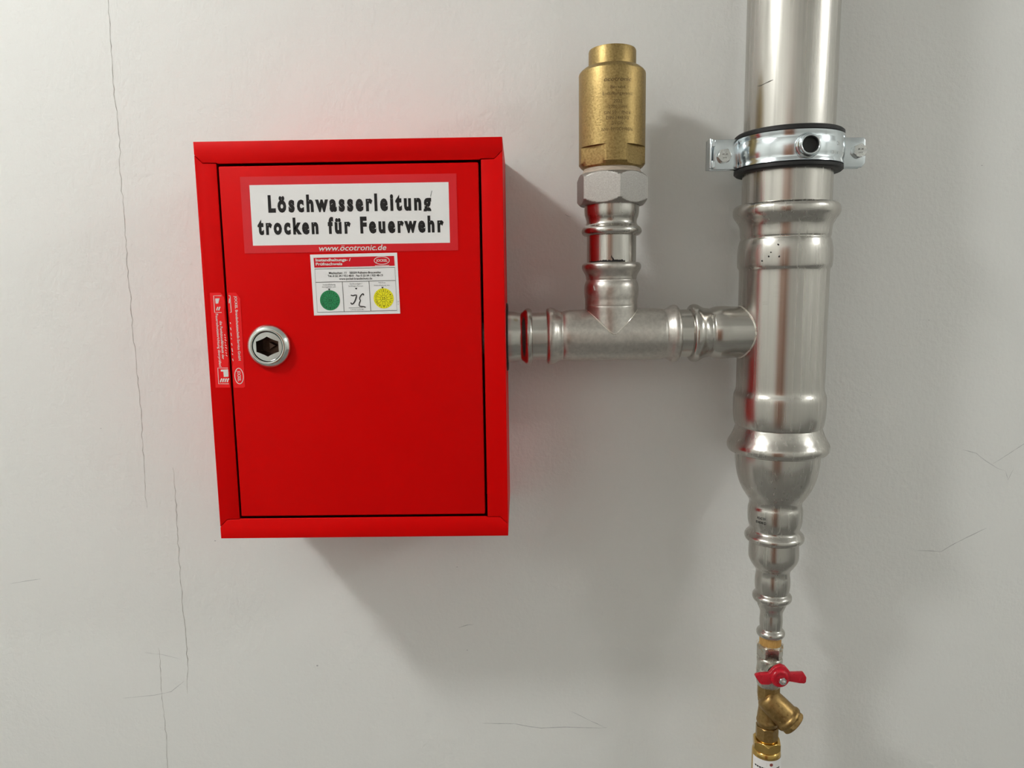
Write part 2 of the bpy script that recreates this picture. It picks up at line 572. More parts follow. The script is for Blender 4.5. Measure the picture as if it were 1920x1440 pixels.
# ================================================================ the red cabinet
CW, CH, CD = 0.300, 0.400, 0.150
cab = thing('wall_cabinet', (-0.15, -0.075, 0.0), 'red steel wall cabinet with a lettered white sign and a round lock', 'cabinet')
s = 0.0015
body = boxes('body', [(-CW, 0, -s, -0.0002, 0, CH), (-CW, -CW + s, -CD + 0.0028, -s, 0, CH), (-s, 0, -CD + 0.0028, -s, 0, CH),
                      (-CW + s, -s, -CD + 0.0028, -s, CH - s, CH), (-CW + s, -s, -CD + 0.0028, -s, 0, s)], MAT['red'], cab)
# front flanges: full-width strips with cut corners at head and foot, two uprights between
FY0, FY1 = -CD + 0.001, -CD + 0.0026
g = 0.0006
top_strip = [(-.3, .400), (-.3, .3880), (-.2990, .3868), (-.2922, .3800), (-.2790, .3798), (-.2775, .3790), (-.0225, .3790), (-.0210, .3798),
             (-.0078, .3800), (-.0010, .3868), (0, .3880), (0, .400)]
bot_strip = [(-.3, 0), (0, 0), (0, .0120), (-.0010, .0132), (-.0078, .0200), (-.0210, .0202), (-.0225, .0212), (-.2785, .0212), (-.2795, .0204),
             (-.2922, .0200), (-.2990, .0132), (-.3, .0120)]
up_l = [(-.3, .0120 + g), (-.2990, .0132 + g), (-.2922, .0200 + g), (-.2790, .0202 + g), (-.2790, .3796 - g), (-.2922, .3800 - g), (-.2990, .3868 - g),
        (-.3, .3880 - g)]
up_r = [(-.0003 - (x + .3) + .0003, z) for x, z in up_l]
for o in (top_strip, bot_strip, up_l, up_r):
    plate('frame_strip', o, FY0, FY1, MAT['red'], cab, bev=0.00045)

# door: flat tray with rolled edges
dx0, dx1, dz0, dz1 = -0.2767, -0.0236, 0.0240, 0.3763
door = box('door', (dx0, dx1, -CD, -CD + 0.018, dz0, dz1), MAT['red'], cab)
bevel(door, 0.0013, 3)
# bore for the lock
LX, LZ = -0.2369, 0.2006
cv_, cf_ = lathe(Frame((LX, -CD, LZ), (0, -1, 0), (1, 0, 0)), [(.0149, -.0165), (.0149, .004)], 48)
cut = fix(make('cutter', cv_, cf_, MAT['red'], None))
md = door.modifiers.new('bore', 'BOOLEAN')
md.operation = 'DIFFERENCE'
md.object = cut
bpy.context.view_layer.update()
nm = bpy.data.meshes.new_from_object(door.evaluated_get(bpy.context.evaluated_depsgraph_get()))
door.modifiers.clear()
door.data = nm
nm.set_sharp_from_angle(angle=math.radians(20))
bpy.data.objects.remove(cut)
DY = -CD - 0.00015

# lock: turned ring and core with a six-sided key socket
LX, LZ = -0.2369, 0.2006
lfr = Frame((LX, -CD, LZ), (0, -1, 0), (1, 0, 0))
lock = turned('lock', lfr, [(0.0220, 0.0), (0.0220, 0.0018), (0.0213, 0.0036), (0.0190, 0.0060), (0.0178, 0.0068), (0.0160, 0.0069),
                            (0.0154, 0.0066), (0.0152, 0.0050), (0.0150, 0.0002)], MAT['chrome'], cab, 1, 64, ring=True)
hexpts = [(0, 10.1), (3.0, 8.4), (8.2, 6.2), (11.2, 5.2), (11.2, -5.2), (8.2, -6.2), (3.0, -8.4), (0, -10.1), (-3.0, -8.4), (-8.2, -6.2), (-11.2, -5.2),
          (-11.2, 5.2), (-8.2, 6.2), (-3.0, 8.4)]
angs = sorted({round(math.atan2(b, a) % (2 * math.pi), 6) for a, b in hexpts} | {round(2 * math.pi * k / 48, 6) for k in range(48)})
def hexr(th):
    dx, dy = math.cos(th), math.sin(th)
    best = 9.0
    n = len(hexpts)
    for i in range(n):
        (ax, ay), (bx, by) = hexpts[i], hexpts[(i + 1) % n]
        ex, ey = bx - ax, by - ay
        den = dx * ey - dy * ex
        if abs(den) < 1e-9:
            continue
        t = (ax * ey - ay * ex) / den
        q = (ax * dy - ay * dx) / den
        if t > 0 and -1e-6 <= q <= 1 + 1e-6:
            best = t
    return best / 1000
V, F = [], []
na = len(angs)
for (kind, y) in (('c', .0010), ('c', .0058), ('c2', .0062), ('h', .0062), ('h', .0052)):
    for th in angs:
        r = .0147 if kind == 'c' else (.0143 if kind == 'c2' else hexr(th))
        V.append((LX + r * math.cos(th), -CD - y, LZ + r * math.sin(th)))
for j in range(4):
    for i in range(na):
        a, b = j * na + i, j * na + (i + 1) % na
        F.append((a, b, b + na, a + na))
core = make('lock_core', V, F, MAT['chrome'], cab, lock, 30)
core['label'] = 'chrome lock core with a six-sided key socket'
V, F = [], []
for y in (.0052, -.0130):
    for th in angs:
        V.append((LX + hexr(th) * math.cos(th), -CD - y, LZ + hexr(th) * math.sin(th)))
for i in range(na):
    F.append((i, (i + 1) % na, (i + 1) % na + na, i + na))
F.append(tuple(range(na, 2 * na)))
make('key_socket', V, F, MAT['socket'], cab, lock, 30)  # hole walls and floor in a darker brown than the core
# brass pin standing in the socket
v, f = lathe(Frame((LX, -CD + .0129, LZ), (0, -1, 0), (1, 0, 0)), [(.0042, 0), (.0042, .006), (.0036, .0066)], 3)
fix(make('key_pin', v, f, MAT['socket'], cab, lock, 20))

# black ring standing in for the dark slot round the pipe
gfr = Frame((0.0, -0.07, 0.2012), (1, 0, 0))
turned('slot_ring', gfr, [(.0290, -.003), (.0375, -.003), (.0375, .0012), (.0360, .0020), (.0290, .0020)], MAT['rubber'], cab, 0, 48, ring=True)

# --- lettered sign
sx0, sx1, sz0, sz1 = -0.2560, -0.0450, 0.2926, 0.3660
sign = box('sign', (sx0, sx1, DY - .0002, DY, sz0, sz1), MAT['vinyl_red'], cab)
sign['label'] = 'red-bordered white sign with bold black German lettering'
Y1 = DY - .00030
flat('sign_field', rect(-.2472, .3000, -.0528, .3580), Y1, MAT['paper'], cab, sign)
Y2 = DY - .00042
flat('sign_lettering', join([fit_text('Löschwasserleitung', -.2300, .3326, .0145, -.0702, bold=.055, spacing=1.38),
                             fit_text('trocken für Feuerwehr', -.2415, .3113, .0140, -.0585, bold=.055, spacing=1.38, words=1.25)]),
     Y2, MAT['ink'], cab, sign)
flat('web_address', fit_text('www.öcotronic.de', -.1822, .2940, .0052, -.1156, bold=.012, shear=.22), Y2, MAT['white_ink'], cab, sign)
flat('pen_stroke', stroke(mm([(-70.6, 344.5), (-69.9, 347.5), (-69.2, 350.0)]), .0006), Y2, MAT['grey_ink'], cab, sign)

# --- inspection sticker (set slightly askew)
ins = plate('inspection_sticker', mm([(-190.4, 230.7), (-104.2, 231.5), (-105.3, 291.2), (-191.3, 290.5)]), DY - .0002, DY, MAT['paper'], cab)
ins['label'] = 'white maintenance sticker with a green and a yellow date wheel'
flat('header_bar', (mm([(-187.6, 277.8), (-108.0, 278.5), (-108.3, 288.1), (-188.0, 287.3)]), [(0, 1, 2, 3)]), Y1, MAT['print_red'], cab, ins)
hl = [fit_text('Instandhaltungs- /', -.1860, .2838, .0026, -.1513, bold=.03), fit_text('Prüfnachweis', -.1861, .2799, .0026, -.1598, bold=.03),
      ]
flat('header_lettering', join(hl), Y2, MAT['white_ink'], cab, ins)
flat('oval_logo', join([fit_text('JOCKEL', -.1262, .2827, .0023, -.1150, bold=.02), stroke(circle_pts(-.1206, .2838, .0075, .0037), .0006, True),
                        stroke(mm([(-127.5, 278.9), (-113.5, 279.0)]), .0005)]), Y2, MAT['white_ink'], cab, ins)
lines = [stroke(mm([(-187.3, 276.5), (-107.9, 276.9), (-107.3, 234.6), (-186.8, 233.8)]), .0004, True),
         stroke(mm([(-187.1, 263.4), (-107.8, 264.2)]), .0004), stroke(mm([(-160.6, 263.6), (-160.1, 234.1)]), .0004),
         stroke(mm([(-134.1, 263.9), (-133.5, 234.4)]), .0004), stroke(mm([(-155.3, 237.7), (-141.4, 237.9)]), .0003)]
for tx, tz in ((-174.0, 256.0), (-147.1, 256.4), (-120.9, 257.0)):
    lines.append((mm([(tx - 1.2, tz + 1.0), (tx, tz - .9), (tx + 1.2, tz + 1.0)]), [(0, 1, 2)]))
lines += [fit_text('Maybachstr. 11   50259 Pulheim-Brauweiler', -.1735, .2714, .0019, -.1216, bold=.015),
          fit_text('Tel. 0 22 34 / 933 48-0   Fax 0 22 34 / 933 48-19', -.1747, .2685, .0019, -.1201, bold=.015),
          fit_text('www.jockel-brandschutz.de', -.1637, .2656, .0019, -.1308, bold=.015)]
flat('form_print', join(lines), Y2, MAT['ink'], cab, ins)
cap = [fit_text('Instandhaltung', -.1799, .2603, .0014, -.1676), fit_text('durchgeführt am:', -.1810, .2581, .0014, -.1672),
       fit_text('Sachkundiger /', -.1533, .2608, .0014, -.1411), fit_text('befähigte Person', -.1544, .2586, .0014, -.1401),
       fit_text('Nächste', -.1246, .2615, .0014, -.1177), fit_text('Instandhaltung am:', -.1290, .2590, .0014, -.1136),
       ]
flat('caption_print', join(cap), Y2, MAT['grey_ink'], cab, ins)
flat('signature_caption', fit_text('Unterschrift', -.1534, .2354, .0014, -.1405), Y2, MAT['grey_ink'], cab, ins)
flat('form_number', turn_down(fit_text('01.12', 0, 0, .0012), -.1064, .2440), Y2, MAT['grey_ink'], cab, ins)
sig1 = [(-152.7, 250.3), (-150.6, 249.7), (-148.6, 250.3), (-147.1, 250.4), (-147.3, 248.6), (-148.1, 246.2), (-149.2, 243.8), (-150.6, 242.0),
        (-152.0, 241.4), (-152.7, 242.0), (-152.8, 243.0)]
sig2 = [(-140.2, 250.0), (-139.9, 251.0), (-140.5, 251.6), (-141.7, 251.0), (-143.2, 249.2), (-144.1, 247.2), (-143.9, 246.0), (-143.3, 245.0),
        (-143.8, 243.8), (-144.5, 242.3), (-144.9, 240.2), (-144.2, 239.3), (-142.6, 239.1), (-140.2, 238.8), (-138.3, 238.1)]
flat('signature', join([stroke(mm(sig1), .0011), stroke(mm(sig2), .0010)]), Y2, MAT['ink'], cab, ins)
def date_wheel(cx, cz, year, material, name, lab):
    d = flat(name, disc(cx, cz, .0100), Y1 - .00002, material, cab, ins)
    d['label'] = lab
    q = [stroke(circle_pts(cx, cz, .0031, .0031, 24), .0002, True), fit_text(year, cx, cz - .0012, .0026, align='C')]
    for k in range(12):
        a = math.radians(90 + 15 - 30 * k)
        q.append(stroke([(cx + .0031 * math.cos(a), cz + .0031 * math.sin(a)), (cx + .0098 * math.cos(a), cz + .0098 * math.sin(a))], .0002))
        m = math.radians(90 - 30 * k)
        num = str((k + 1) % 12 + 1)
        v, f = fit_text(num, 0, -.0010, .0021, align='C')
        c_, s_ = math.cos(m - math.pi / 2), math.sin(m - math.pi / 2)
        px, pz = cx + .0076 * math.cos(m), cz + .0076 * math.sin(m)
        q.append(([(px + a_ * c_ - b_ * s_, pz + a_ * s_ + b_ * c_) for a_, b_ in v], f))
    flat('wheel_print', join(q), Y2, MAT['ink'], cab, ins)
date_wheel(-.1737, .2455, '23', MAT['green'], 'date_wheel', 'green date wheel')
date_wheel(-.1201, .2467, '25', MAT['yellow'], 'date_wheel', 'yellow date wheel')

# --- torn seal sticker: one half on the frame, one half on the door
FYS = FY0 - .00012
random.seed(9)
def tear(x, za, zb, n=22, j=.0007):
    return [(x + random.uniform(-j, j), za + (zb - za) * i / n) for i in range(n + 1)]
half_f = [(-.2945, .1592), (-.2800, .1590)] + tear(-.2800, .1610, .2500, 20, .0006) + [(-.2812, .2520), (-.2832, .2545), (-.2937, .2546)]
sf = plate('seal_sticker', half_f, FYS - .00012, FYS, MAT['seal_red'], cab)
sf['label'] = 'torn half of a red seal sticker on the cabinet frame'
half_d = [(-.2660, .1588), (-.2640, .1600), (-.2632, .2483), (-.2672, .2543), (-.2750, .2544)] + tear(-.2752, .2520, .1610, 20, .0006) + [(-.2750, .1588)]
sd = plate('seal_sticker', half_d, DY - .00012, DY, MAT['seal_red'], cab)
sd['label'] = 'torn half of a red seal sticker on the cabinet door'
YF, YD = FYS - .00022, DY - .00024
icon = [stroke(mm([(-282.3, 251.5), (-290.1, 251.6), (-290.2, 235.0), (-283.2, 234.9)]), .0006),
        (mm([(-288.6, 243.8), (-286.0, 243.9), (-284.3, 249.0), (-288.7, 248.8)]), [(0, 1, 2, 3)]),
        stroke(mm([(-288.0, 237.0), (-287.4, 239.0), (-286.4, 240.4)]), .0011), stroke(mm([(-286.0, 237.0), (-285.4, 238.8), (-284.4, 240.6)]), .0012),
        stroke(mm([(-280.6, 178.9), (-290.9, 179.1), (-291.1, 163.0), (-280.8, 162.9)]), .0006),
        (mm([(-285.4, 170.0), (-280.6, 170.2), (-280.5, 177.6), (-288.0, 177.4), (-288.0, 175.6), (-285.5, 175.4)]), [(0, 1, 2, 3, 4, 5)])]
for k in range(4):
    bx = -289.2 + 2.3 * k
    icon.append(stroke(mm([(bx, 164.6), (bx + .7, 166.8), (bx + 1.9, 168.4)]), .0013))
icon += [turn_down(fit_text('Feuerschutzeinrichtung überprüfen!', 0, 0, .0024, .0535, bold=.012), -.2894, .2336),
         turn_down(fit_text('die Funktionsfähigkeit der', 0, 0, .0024, .0385, bold=.012), -.2858, .2264)]
for k in range(9):
    zz = 213 - k * 2.6
    icon.append(stroke(mm([(-281.9, zz), (-281.2 + .5 * (k % 3), zz - 1.2)]), .0006))
flat('seal_print', join(icon), YF, MAT['white_ink'], cab, sf)
dprint = [turn_down(fit_text('JOCKEL Brandschutztechnik-Service GmbH', 0, 0, .0024, .0645, bold=.015), -.2689, .2511),
          stroke(circle_pts(-.2694, .1708, .0043, .0079), .0007, True), turn_down(fit_text('JOCKEL', 0, 0, .0030, .0108, bold=.02), -.2708, .1762),
          stroke(mm([(-274.6, 251.6), (-273.2, 251.5), (-273.0, 235.0), (-274.4, 234.9)]), .0006),
          stroke(mm([(-274.6, 244.0), (-274.0, 248.6)]), .0008)]
for k in range(8):
    zz = 225 - k * 5.2
    dprint.append(stroke(mm([(-274.9, zz), (-274.4, zz - 1.5 - (k % 3))]), .0007))
flat('seal_print', join(dprint), YD, MAT['white_ink'], cab, sd)

# ================================================================ pipework
RX, RY = 0.3040, -0.07
R0 = Frame((RX, RY, 0), (0, 0, 1))

# upper riser pipe, runs to the ceiling
turned('riser_pipe', R0, [(.0460, .3395), (.0460, 1.0), (.0460, CEIL_Z - .0005)], MAT['steel_v'], None, 0, 96, top=(RX, RY, .3395))
pipe = bpy.data.objects['riser_pipe']
tag(pipe, 'wide upright stainless steel riser pipe held by the clamp', 'pipe')
sv, sf_ = join([stroke([(a, b) for a, b in [(-.051, .4578), (-.047, .4573), (-.043, .4580), (-.037, .4592), (-.033, .4600)]], [.0003, .0010, .0006, .0012, .0003])])
wrap('scratch', (sv, sf_), RX, RY, .04615, MAT['dotmark'], pipe)

# riser tee
rt_ = thing('riser_tee', (RX, RY, .067), 'large stainless steel press tee on the riser below the clamp', 'pipe fitting')
prof = ([(.0462, .3405)] + [(.0500, .3405), (.0535, .3385), (.0549, .3350), (.0549, .3305), (.0535, .3270), (.0505, .3230), (.0478, .3185), (.0470, .3140)]
        + [(.0466, .3060), (.0460, .3055), (.0460, .3035), (.0468, .3030), (.0484, .2960), (.0491, .2890), (.0491, .2790), (.0486, .2735), (.0470, .2715), (.0466, .2680)]
        + [(.0466, .2500), (.0466, .2000), (.0466, .1500), (.0466, .1410), (.0472, .1375), (.0490, .1330), (.0494, .1270), (.0492, .1120), (.0480, .1030), (.0470, .0990)]
        + [(.0464, .0985), (.0460, .0975), (.0464, .0965), (.0475, .0930), (.0500, .0865), (.0530, .0815), (.0549, .0775), (.0549, .0735), (.0535, .0700),
           (.0510, .0682), (.0465, .0680)])
turned('body', R0, prof, MAT['steel_v'], rt_, 2, 96)
TILT = 0.0085
BR = Frame((0.0, RY, 0.2012), (1, 0, TILT))
bprof = [(.0264, .2020), (.0290, .2022), (.0310, .2036), (.0319, .2060), (.0319, .2088), (.0308, .2115), (.0285, .2150), (.0272, .2185),
         (.0271, .2220), (.0266, .2228), (.0266, .2250), (.0272, .2258), (.0285, .2300), (.0292, .2345), (.0291, .2420), (.0284, .2480), (.0282, .2560),
         (.0282, .2850)]
turned('outlet', BR, bprof, MAT['steel_h'], rt_, 2, 72)
seam = []
for k in range(64):
    th = 2 * math.pi * k / 64
    yy, zz = .0283 * math.cos(th), .0283 * math.sin(th)
    seam.append((RX - math.sqrt(.0467 ** 2 - yy * yy), RY + yy, .2012 + TILT * .26 + zz))
v, f = tube(seam, .0009, 8, True)
fix(make('weld_seam', v, f, MAT['weld'], rt_))
marks = []
for i, (u, w, n) in enumerate([(-.0245, .2535, 9), (-.0245, .2515, 9), (-.0245, .2470, 10), (-.0255, .2455, 10), (-.0245, .2425, 10), (-.036, .2365, 5), (-.0235, .2365, 9),
                               (-.036, .2345, 6)]):
    for k in range(n):
        marks.append(disc(u + k * .0011, w + .0002 * ((k * 7) % 3), .00016, .00016, 6))
wrap('needle_marking', join(marks), RX, RY, .04668, MAT['dotmark'], rt_)
random.seed(2)
sp = []
for u, w in [(-.0235, .2958), (-.0305, .2880), (-.0325, .2838), (-.0220, .2834), (-.0395, .2795)]:
    pts = [(u + .0009 * random.uniform(.6, 1.2) * math.cos(a), w + .0010 * random.uniform(.6, 1.3) * math.sin(a)) for a in [k * math.pi / 4 for k in range(8)]]
    sp.append((pts, [tuple(range(8))]))
wrap('speck', join(sp), RX, RY, .0494, MAT['ink'], rt_)

# reducers below the tee
red = thing('reducer', (RX, RY, -.0365), 'bulbous stainless steel reducer under the large tee', 'pipe fitting')
turned('body', R0, [(.0458, .0760), (.0459, .0660), (.0456, .0580), (.0446, .0500), (.0422, .0370), (.0378, .0255), (.0318, .0160), (.0290, .0120),
                    (.0285, .0090), (.0286, .0060), (.0296, .0035), (.0299, -.0010), (.0297, -.0100), (.0291, -.0150), (.0276, -.0195), (.0272, -.0220),
                    (.0280, -.0240), (.0305, -.0265), (.0325, -.0290), (.0327, -.0320), (.0318, -.0345), (.0300, -.0358), (.0272, -.0360)],
       MAT['steel_v'], red, 2, 80)
vv = fit_text('VdS DVGW', 0, 0, .0028, .0105, bold=.012)
vv2 = fit_text('CE 04 DN 50', 0, 0, .0028, .0125, bold=.012)
def turn180(vf, u0, w0):
    return [(u0 - a, w0 - b) for a, b in vf[0]], vf[1]
wrap('type_marking', join([turn180(vv, -.0200, -.0025), turn180(vv2, -.0195, -.0075)]), RX, RY, .0299, MAT['ink'], red)

red2 = thing('reducer', (RX, RY, -.1095), 'mid-sized stainless steel reducer between bulb and narrow neck', 'pipe fitting')
turned('body', R0, [(.0268, -.0300), (.0272, -.0400), (.0276, -.0480), (.0277, -.0540), (.0270, -.0585), (.0235, -.0650), (.0195, -.0700), (.0188, -.0725),
                    (.0187, -.0770), (.0193, -.0800), (.0196, -.0860), (.0193, -.0930), (.0184, -.0970), (.0184, -.0985), (.0200, -.1000), (.0216, -.1018), (.0220, -.1040),
                    (.0216, -.1065), (.0200, -.1085), (.0168, -.1088)], MAT['steel_v'], red2, 2, 72)
red3 = thing('reducer', (RX, RY, -.1530), 'narrow stainless steel adapter just above the hemp-sealed thread', 'pipe fitting')
turned('body', R0, [(.0164, -.1040), (.0165, -.1110), (.0158, -.1145), (.0138, -.1190), (.0126, -.1225), (.0124, -.1250), (.0127, -.1290), (.0129, -.1330), (.0128, -.1380),
                    (.0124, -.1415), (.0126, -.1430), (.0142, -.1445), (.0157, -.1463), (.0160, -.1485), (.0156, -.1508), (.0140, -.1523), (.0120, -.1526)],
       MAT['steel_v'], red3, 2, 64)

# ball valve with red wing handle
bv = thing('ball_valve', (RX, RY, -.2150), 'small nickel-plated ball valve with a red wing handle', 'valve')
turned('hemp_thread', R0, [(.0119, -.1460), (.0122, -.1540), (.0123, -.1650), (.0122, -.1680)], MAT['paste_grey'], bv, 0, 48)
nut('hex_end', R0, 6, .0128, -.1790, -.1625, math.radians(22), .0022, MAT['nickel'], bv)
turned('body', R0, [(.0120, -.1780), (.0134, -.1782), (.0143, -.1796), (.0146, -.1815), (.0146, -.1830), (.0141, -.1850), (.0141, -.1920), (.0146, -.1935), (.0149, -.1960),
                    (.0149, -.2050), (.0143, -.2090), (.0136, -.2130), (.0120, -.2150)], MAT['nickel'], bv, 1, 64)
HZ = -.1880
sfr = Frame((RX, RY, HZ), (0, -1, 0), (1, 0, 0))
turned('stem', sfr, [(.0095, .010), (.0095, .0205), (.0060, .0210), (.0060, .0265)], MAT['nickel'], bv, 0, 32)
S_ = .1177 / 1000
raw = [(176, 548), (182, 532), (225, 521), (310, 516), (336, 481), (370, 451), (420, 432), (465, 450), (500, 490), (516, 516), (640, 513), (668, 560), (666, 608), (650, 625),
       (600, 620), (505, 601), (480, 630), (430, 650), (385, 645), (355, 612), (310, 634), (240, 632), (215, 610)]
outl = [(.3045 + (x - 410) * S_, -.1870 - (y - 560) * S_) for x, y in raw]
outl.reverse()
hd = plate('handle', outl, RY - .0325, RY - .0270, MAT['red_handle'], bv)
bevel(hd, .0016, 3, 50)
hd['label'] = 'red wing handle'
hub = turned('handle_hub', Frame((.3045, RY - .0270, -.1872), (0, -1, 0), (1, 0, 0)), [(.0112, 0), (.0110, .0050), (.0098, .0082), (.0070, .0090), (.0068, .0078)],
             MAT['red_handle'], bv, 1, 40, parent=hd)
bfr = Frame((.3065, RY - .0345, -.1890), (0, -1, 0), (1, 0, 0))
nut('handle_nut', bfr, 6, .0040, 0, .0030, .3, .001, MAT['bolt'], bv, parent=hd)
turned('bolt_end', bfr, [(.0026, .002), (.0026, .0052), (.0018, .0058)], MAT['bolt'], bv, 0, 20, parent=hd)
# loose hemp fibres round the thread
random.seed(5)
HV, HF = [], []
for k in range(26):
    a0 = random.uniform(-2.2, 2.2)
    z0 = random.uniform(-.168, -.160)
    path = []
    L_ = random.uniform(.5, 1.3)
    rr = random.uniform(.0126, .0150)
    for i in range(7):
        a = a0 + L_ * i / 6
        path.append((RX + (rr + .0005 * math.sin(i * 1.7 + k)) * math.sin(a), RY - (rr + .0005 * math.sin(i * 1.7 + k)) * math.cos(a),
                     z0 + random.uniform(-.0010, .0010) - .004 * (i / 6) * random.uniform(-.3, 1)))
    v, f = tube(path, .00011, 5)
    n = len(HV)
    HV += v
    HF += [tuple(i + n for i in q) for q in f]
hf = fix(make('hemp_fibre', HV, HF, MAT['hemp'], bv))
hf['kind'] = 'stuff'

# brass dirt trap with slanting leg
st = thing('dirt_trap', (RX, RY, -.2810), 'dull brass Y-shaped dirt trap below the red wing handle', 'pipe fitting')
nut('hex_end', R0, 8, .0122, -.2290, -.2120, math.radians(10), .0012, MAT['brass_cast'], st)
turned('body', R0, [(.0105, -.2270), (.0122, -.2285), (.0122, -.2300), (.0113, -.2308), (.0113, -.2318), (.0119, -.2325), (.0117, -.2345), (.0107, -.2370), (.0105, -.2400),
                    (.0108, -.2450), (.0116, -.2510), (.0121, -.2570), (.0126, -.2585), (.0126, -.2605), (.0120, -.2615), (.0118, -.2640), (.0110, -.2660)], MAT['brass_cast'], st, 1, 56)
ang = math.radians(-43)
lfr2 = Frame((RX - .002, RY - .004, -.2290), (math.cos(ang) * .95, -.30, math.sin(ang) * .95))
turned('strainer_leg', lfr2, [(.0060, -.006), (.0125, -.004), (.0142, .002), (.0150, .010), (.0152, .021), (.0152, .0275), (.0160, .0285), (.0168, .0300), (.0168, .0325),
                              (.0158, .0340)], MAT['brass_cast'], st, 1, 56)
nut('strainer_cap', lfr2, 8, .0148, .0335, .0395, .2, .0018, MAT['brass_cast'], st)
nut('hex_end', R0, 8, .0122, -.2815, -.2655, math.radians(12), .0012, MAT['brass_cast'], st)
# cast lettering relief on the leg (unreadable)
cv, cf = [], []
random.seed(8)
for row in range(3):
    for k in range(5):
        a = math.radians(-18 + 24 * row)
        t = .006 + .0042 * k
        path = [lfr2.p(.0153, a + random.uniform(-.07, .07), t + random.uniform(-.001, .001)) for _ in range(4)]
        v, f = tube(path, .00035, 5)
        n = len(cv)
        cv += v
        cf += [tuple(i + n for i in q) for q in f]
fix(make('cast_relief', cv, cf, MAT['brass_cast'], st))

# bright brass drain fitting and its tail pipe
dv = thing('backflow_valve', (RX, RY, -.3650), 'bright brass valve body with a printed label at the foot of the riser', 'valve')
turned('neck', R0, [(.0112, -.2780), (.0116, -.2800), (.0116, -.2850)], MAT['brass_bright'], dv, 0, 48)
nut('union_nut', R0, 6, .0148, -.2945, -.2825, math.radians(-12), .0024, MAT['brass_bright'], dv)
turned('body', R0, [(.0120, -.2940), (.0140, -.2942), (.0156, -.2955), (.0163, -.2980), (.0165, -.3010), (.0165, -.3350), (.0165, -.3600), (.0150, -.3650), (.0120, -.3655)],
       MAT['brass_bright'], dv, 1, 64)
lab = []
RL = .01668
nu, nv = 24, 1
LV = [(-.0235 + .047 * i / nu, -.3010 - .052 * j) for j in (0, 1) for i in range(nu + 1)]
LF = [(i + nu + 1, i + nu + 2, i + 1, i) for i in range(nu)]
lb = wrap('label_sheet', (LV, LF), RX, RY, RL, MAT['paper'], dv)
lb['label'] = 'silver-white printed label'
RP = RL + .00008
wrap('label_lines', join([stroke([(-.0195, -.3050), (-.0045, -.3050)], .0008), stroke([(-.0195, -.3073), (-.0045, -.3073)], .0008)]), RX, RY, RP, MAT['pinkish'], dv, lb)
wrap('label_emblem', disc(.0005, -.3058, .0020), RX, RY, RP, MAT['brown_red'], dv, lb)
bars = []
for k in range(11):
    u = -.0195 + k * .0030
    bars.append(rect(u, -.3122, u + .0024, -.3104))
wrap('label_lines', join(bars), RX, RY, RP, MAT['ink'], dv, lb)
wrap('label_lettering', fit_text('TEA-15 / EA', -.0130, -.3182, .0042, .0125, bold=.02), RX, RY, RP, MAT['pinkish'], dv, lb)
tp = turned('drain_pipe', R0, [(.0110, FLOOR_Z + .0005), (.0110, -.9), (.0110, -.3640)], MAT['steel_v'], None, 0, 40, top=(RX, RY, FLOOR_Z))
tag(tp, 'thin steel drain pipe running down to the floor under the brass valve', 'pipe')

# ---- clamp round the riser
cl = thing('pipe_clamp', (RX, 0.0, .3745), 'shiny zinc-plated pipe clamp with black rubber lining on the riser', 'pipe clamp')
CZ = .3930
turned('rubber_lining', R0, [(.0462, CZ - .0205), (.0535, CZ - .0205), (.0552, CZ - .0190), (.0552, CZ - .0160), (.0530, CZ - .0140), (.0530, CZ + .0140), (.0552, CZ + .0160),
                             (.0552, CZ + .0190), (.0535, CZ + .0205), (.0462, CZ + .0205)], MAT['rubber'], cl, 0, 96, ring=True)
def half_band(name, a0, a1):
    prof = [(.0531, -.0150), (.0556, -.0148), (.0552, -.0118), (.0546, -.0105), (.0552, -.0080), (.0560, 0), (.0552, .0080), (.0546, .0105), (.0552, .0118), (.0556, .0148),
            (.0531, .0150)]
    V, F = [], []
    n, m = 48, len(prof)
    for i in range(n + 1):
        a = a0 + (a1 - a0) * i / n
        for r, t in prof:
            V.append((RX + r * math.sin(a), RY - r * math.cos(a), CZ + t))
    for i in range(n):
        for j in range(m):
            k = (j + 1) % m
            F.append((i * m + j, i * m + k, (i + 1) * m + k, (i + 1) * m + j))
    F.append(tuple(range(m)))
    F.append(tuple(range(n * m, (n + 1) * m)))
    return fix(make(name, V, F, MAT['zinc'], cl, None, 50))
half_band('front_band', math.radians(-86), math.radians(86))
half_band('rear_band', math.radians(96), math.radians(264))
# ears with hooks
EZ0, EZ1 = CZ - .0160, CZ + .0150
ear = plate('ear', [(.2490, EZ0), (.2490, EZ1), (.2225, EZ1), (.2225, EZ0)], RY - .0070, RY - .0045, MAT['zinc'], cl, bev=.0007)
plate('ear', [(.2490, EZ0), (.2490, EZ1), (.2190, EZ1), (.2190, EZ0)], RY + .0010, RY + .0035, MAT['zinc'], cl, bev=.0007)
box('hook', (.2170, .2192, RY - .0140, RY + .0035, EZ0, EZ1), MAT['zinc'], cl, bev=.0008)
box('hook', (.2193, .2228, RY - .0140, RY - .0120, EZ0 + .001, EZ0 + .0085), MAT['zinc'], cl, bev=.0005)
box('hook', (.2193, .2228, RY - .0140, RY - .0120, EZ1 - .0085, EZ1 - .001), MAT['zinc'], cl, bev=.0005)
er = [(.3590, EZ0), (.3800, EZ0), (.3835, EZ0 + .004), (.3840, CZ), (.3830, EZ1 - .003), (.3815, EZ1), (.3590, EZ1)]
plate('ear', er, RY - .0070, RY - .0045, MAT['zinc'], cl, bev=.0007)
plate('ear', er, RY + .0010, RY + .0035, MAT['zinc'], cl, bev=.0007)
